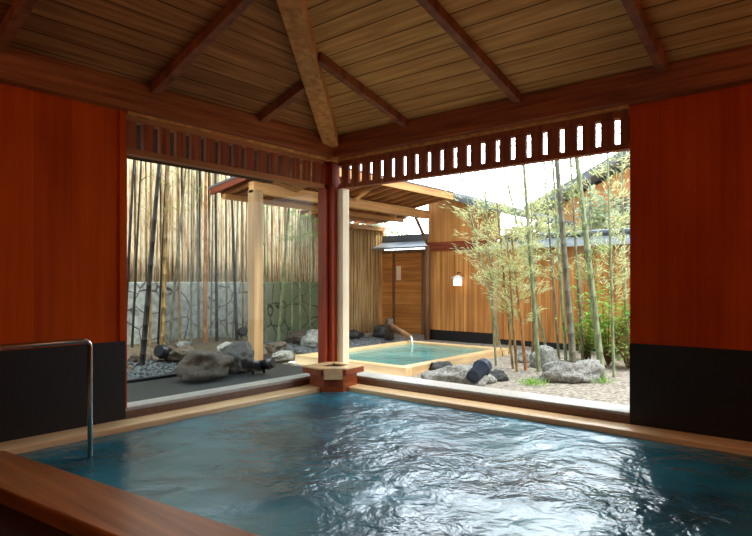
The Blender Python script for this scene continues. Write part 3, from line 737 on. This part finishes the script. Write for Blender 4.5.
Rt = [
 # pxfoot, x plane, px top, py top, r, mat, label, leaves, twigs, spread, zl0, leafmat
 (496, 3.3, 485, 185, .020, 'culm_green', 'bushy green bamboo leaning left at the left of the grove', 620, 60, .5, 1.0, 'leaf_pale'),
 (503, 4.6, 462, 178, .018, 'culm_green', 'bushy bamboo leaning far left before the garden building', 620, 60, .55, 1.2, 'leaf_pale'),
 (513, 3.2, 498, 215, .022, 'culm_gold', 'thin golden bamboo stem at the left of the grove', 420, 34, .35, .6, 'leaf_pale'),
 (526, 3.2, 512, 240, .030, 'culm_orange', 'short orange bamboo stem leaning left over the sand', 420, 34, .32, .6, 'leaf_pale'),
 (539, 3.2, 524, 169, .038, 'culm_green', 'green bamboo stem left of the pale flat rock', 420, 44, .35, .9, 'leaf_pale'),
 (549, 4.8, 505, 172, .026, 'culm_green', 'green bamboo stem leaning left, far back by the fence', 420, 44, .4, 1.2, 'leaf_pale'),
 (575, 2.6, 557, 163, .052, 'culm_grey', 'thickest bamboo stem of the grove, before the pale rock', 360, 40, .45, 1.3, 'leaf_green'),
 (603, 3.0, 577, 160, .052, 'culm_green', 'thick green bamboo stem right of the pale flat rock', 420, 44, .5, 1.1, 'leaf_green'),
 (614, 3.4, 608, 165, .022, 'culm_green', 'thin bamboo stem in front of the bright green shrub', 460, 46, .5, 1.0, 'leaf_pale'),
 (559, 5.0, 545, 175, .024, 'culm_grey', 'grey bamboo stem near the fence behind the thickest stem', 220, 20, .4, 1.2, 'leaf_pale'),
 (627, 4.4, 622, 170, .024, 'culm_green', 'bamboo stem at the right edge of the right window', 460, 46, .5, 1.2, 'leaf_pale'),
 (517, 2.9, 508, 250, .024, 'culm_gold', 'short golden bamboo stem just left of the orange one', 160, 16, .3, .9, 'leaf_pale'),
 (534, 3.8, 531, 200, .024, 'culm_gold', 'golden bamboo stem between the orange stem and the green one', 200, 20, .35, 1.0, 'leaf_pale'),
 (566, 4.9, 553, 168, .030, 'culm_green', 'pale green bamboo stem left behind the thickest stem', 220, 20, .4, 1.3, 'leaf_pale'),
 (583, 4.6, 571, 170, .028, 'culm_grey', 'grey bamboo stem between the two thick stems', 200, 20, .4, 1.3, 'leaf_pale'),
 (590, 5.0, 590, 175, .022, 'culm_grey', 'thin grey bamboo stem by the fence above the shrub', 200, 20, .4, 1.3, 'leaf_pale'),
 (532, 5.2, 538, 190, .020, 'culm_grey', 'thin grey bamboo leaning right near the fence', 300, 26, .4, .9, 'leaf_pale'),
 (509, 5.0, 516, 200, .018, 'culm_green', 'slim green bamboo close to the garden building end post', 300, 26, .4, .9, 'leaf_pale'),
]
for pxb, xb2, pxt, pyt, r_, mt, lab, nl, tw, spd, z0_, lm_ in Rt:
    bam_px(pxb, xb2, pxt, pyt, 'x', r_, M[mt], lab, leaf=M[lm_], nleaf=nl, zl0=z0_, spread=spd, twig=tw, group=G2, ext=1.3 if pyt < 185 else 1.08, L=(.09, .17))

# shrub with broad bright leaves
def shrub(p, r, h, n, mat, label, L=(.1, .17), W=(.04, .06)):
    e = empty('garden_shrub', p, label, 'shrub', 'garden shrubs')
    st = MB(); lf = MB(); tips = []
    for i in range(14):
        a = random.uniform(0, 6.28); q = Vector((p.x + math.cos(a) * r * random.uniform(.3, .9), p.y + math.sin(a) * r * random.uniform(.3, .9), p.z + h * random.uniform(.5, 1)))
        st.tube([p, p.lerp(q, .5) + Vector((0, 0, .08)), q], [.012, .009, .004], 5); tips.append(q)
    for i in range(n):
        q = random.choice(tips); b = random.uniform(.35, 1.1); c = Vector(p).lerp(q, b) + Vector([random.gauss(0, .09) for _ in range(3)])
        c.z = max(c.z, p.z + .03)
        a = random.uniform(0, 6.28); lf.leaf(c, (math.cos(a), math.sin(a), random.uniform(-.5, .5)), (0, 0, 1), random.uniform(*L), random.uniform(*W))
    st.build('branches', M['log'], e); f = lf.build('foliage', mat, e); f['kind'] = 'stuff'
p = atz(612, 352, -.13); shrub(Vector((4.6, p.y * 0 + atx(608, 4.6)[0], -.13)), .75, 1.4, 1100, M['leaf_bright'], 'bright broad-leaved green shrub at the right of the grove')
shrub(Vector((4.9, atx(586, 4.9)[0], -.13)), .45, .75, 380, M['leaf_bright'], 'smaller green shrub behind the pale flat rock')
shrub(Vector((4.4, atx(628, 4.4)[0], -.13)), .4, .7, 300, M['leaf_green'], 'green shrub cut by the right window edge')
for px, py, lab, k in ((533, 385, 'low green grass tuft at the foot of the orange bamboo', 120), (599, 383, 'green grass tuft beside the pale flat rock', 90)):
    q = atz(px, py, -.13); m = MB()
    for i in range(k):
        a = random.uniform(0, 6.28); o_ = Vector((random.gauss(0, .09), random.gauss(0, .09), 0))
        m.leaf(q + o_, (math.cos(a) * .6, math.sin(a) * .6, 1), (math.cos(a), math.sin(a), 0), random.uniform(.06, .14), .012)
    tag(m.build('grass_tuft', M['leaf_bright']), lab, 'grass', kind='stuff')

# ------------------------------------------------------------------ far background
def tree(x, y, h, r, n, label, seed=0):
    e = empty('background_tree', (x, y, -.13), label, 'tree', 'trees beyond the garden fence')
    MB().tube([(x, y, -.13), (x + .1, y, h * .5), (x, y, h * .85)], [.14, .1, .05], 8).build('trunk', M['log'], e)
    lf = MB(); cs = [(Vector((x + random.gauss(0, r * .45), y + random.gauss(0, r * .55), h * random.uniform(.62, .98))), r * random.uniform(.3, .5)) for _ in range(12)]
    for i in range(n):
        c, rr = random.choice(cs); v = Vector([random.gauss(0, 1) for _ in range(3)]).normalized() * rr * random.uniform(.6, 1.05)
        a = random.uniform(0, 6.28); lf.leaf(c + v, (math.cos(a), math.sin(a), random.uniform(-.6, .6)), [random.uniform(-1, 1) for _ in range(3)], random.uniform(.12, .22), random.uniform(.07, .11))
    f = lf.build('foliage', M['leaf_dark'], e); f['kind'] = 'stuff'
tree(12.5, 3.2, 3.7, 1.3, 1500, 'grey-green tree beyond the fence, above the building roof end')
tree(10.2, 1.6, 2.9, 1.0, 1500, 'low tree beyond the middle of the tiled fence')
tree(9.8, 7.4, 4.2, 1.2, 1200, 'tree beyond the garden door')
tree(9.8, -.9, 3.5, 1.1, 1700, 'tree beyond the tiled fence at the right edge of the right window')
# neighbour house
nh = empty('neighbour_house', (13, -1.8, 0), 'ochre neighbour house with a grey tiled roof beyond the fence at right', 'house')
MB().prism([(13, -6), (13, 2.4), (19, 2.4), (19, -6)], -.2, [7.5, 3.7, 3.7, 7.5]).build('wall', M['plaster'], nh)
r_ = MB(); r_.prism([(12.3, -6.2), (12.3, 3.1), (19.6, 3.1), (19.6, -6.2)], [7.75, 3.5, 3.5, 7.75], [7.95, 3.7, 3.7, 7.95])
for i in range(18): r_.tube([(12.4 + i * .4, -6.2, 7.98), (12.4 + i * .4, 3.1, 3.73)], .07, 6)
r_.build('tiled_roof', M['tile'], nh)
MB().box(12.95, 13.05, -1.2, .4, 3.0, 3.9).build('window', M['sill_dark'], nh)
MB().box(12.9, 13.02, -6, 2.4, 2.75, 2.87).build('timber_band', M['redbeam'], nh)

# ------------------------------------------------------------------ light
w = bpy.data.worlds.new('sky'); sc.world = w; w.use_nodes = True; nt = w.node_tree; nt.nodes.clear()
out = nt.nodes.new('ShaderNodeOutputWorld'); bg = nt.nodes.new('ShaderNodeBackground'); nt.links.new(bg.outputs[0], out.inputs[0])
tc = nt.nodes.new('ShaderNodeTexCoord'); spx = nt.nodes.new('ShaderNodeSeparateXYZ'); nt.links.new(tc.outputs['Generated'], spx.inputs[0])
rp = ramp(nt, [(.0, (.88, .95, 1, 1)), (.6, (.78, .89, 1, 1))]); nt.links.new(spx.outputs[2], rp.inputs[0]); nt.links.new(rp.outputs[0], bg.inputs[0])
gd = Vector((math.cos(R(13)) * math.cos(R(16)), math.sin(R(13)) * math.cos(R(16)), math.sin(R(16))))
dp = nt.nodes.new('ShaderNodeVectorMath'); dp.operation = 'DOT_PRODUCT'; dp.inputs[1].default_value = gd; nt.links.new(tc.outputs['Generated'], dp.inputs[0])
gl = math_(nt, 'POWER', math_(nt, 'MAXIMUM', dp.outputs['Value'], 0.), 14.)      # hazy bright part of the sky round the veiled sun
nt.links.new(math_(nt, 'ADD', math_(nt, 'MULTIPLY', gl, 20.), 2.5), bg.inputs[1])
sun = bpy.data.lights.new('sun', 'SUN'); sun.energy = 3.2; sun.angle = R(12); sun.color = (1, .94, .84)
so = bpy.data.objects.new('sun', sun); COL.objects.link(so)
dirv = Vector((-.25, .75, -1.25)).normalized()      # travelling down and towards the left fence
so.rotation_euler = dirv.to_track_quat('-Z', 'Y').to_euler()
# unseen hanging lamps added as warm fill for the hall
lampg, nt2, b2 = newmat('fill_lamp_glow'); b2.inputs['Base Color'].default_value = (1, .9, .7, 1); b2.inputs['Emission Color'].default_value = (1, .62, .3, 1); b2.inputs['Emission Strength'].default_value = 3.
for i, (x, y, z, e_) in enumerate([(-6.8, -2.6, 3.4, 36), (-1.9, -7.2, 3.1, 32)]):
    L_ = bpy.data.lights.new('fill_lamp_light', 'POINT'); L_.energy = e_; L_.color = (1, .74, .48); L_.shadow_soft_size = .2
    lo = bpy.data.objects.new('fill_lamp_light', L_); COL.objects.link(lo); lo.location = (x, y, z - .35)
    pe = empty('fill_lamp', (x, y, z), ('added fill lamp, unseen, over the left part of the hall', 'added fill lamp, unseen, over the near end of the right wall')[i], 'lamp', 'added fill lamps of the hall')
    MB().lathe([(.001, .2), (.14, .18), (.2, .05), (.2, -.08), (.14, -.18), (.001, -.2)], (x, y, z), 18).build('lamp_shade', lampg, pe)
    zc = min(CR(x), CL(y))
    MB().tube([(x, y, z + .19), (x, y, zc + .02)], .008, 6).build('cord', M['blackmetal'], pe)

# ------------------------------------------------------------------ camera
cd = bpy.data.cameras.new('camera'); co = bpy.data.objects.new('camera', cd); COL.objects.link(co); sc.camera = co
cd.sensor_fit = 'HORIZONTAL'; cd.sensor_width = 36; cd.lens = 36 * F / 752
cd.shift_y = (HY - 268) / 752
co.location = CAM; co.rotation_euler = (R(90), 0, YAW - R(90)); cd.clip_start = .05; cd.clip_end = 200
sc.view_settings.view_transform = 'Standard'; sc.view_settings.look = 'None'; sc.view_settings.gamma = 1; sc.view_settings.use_curve_mapping = False
sc.view_settings.exposure = .27
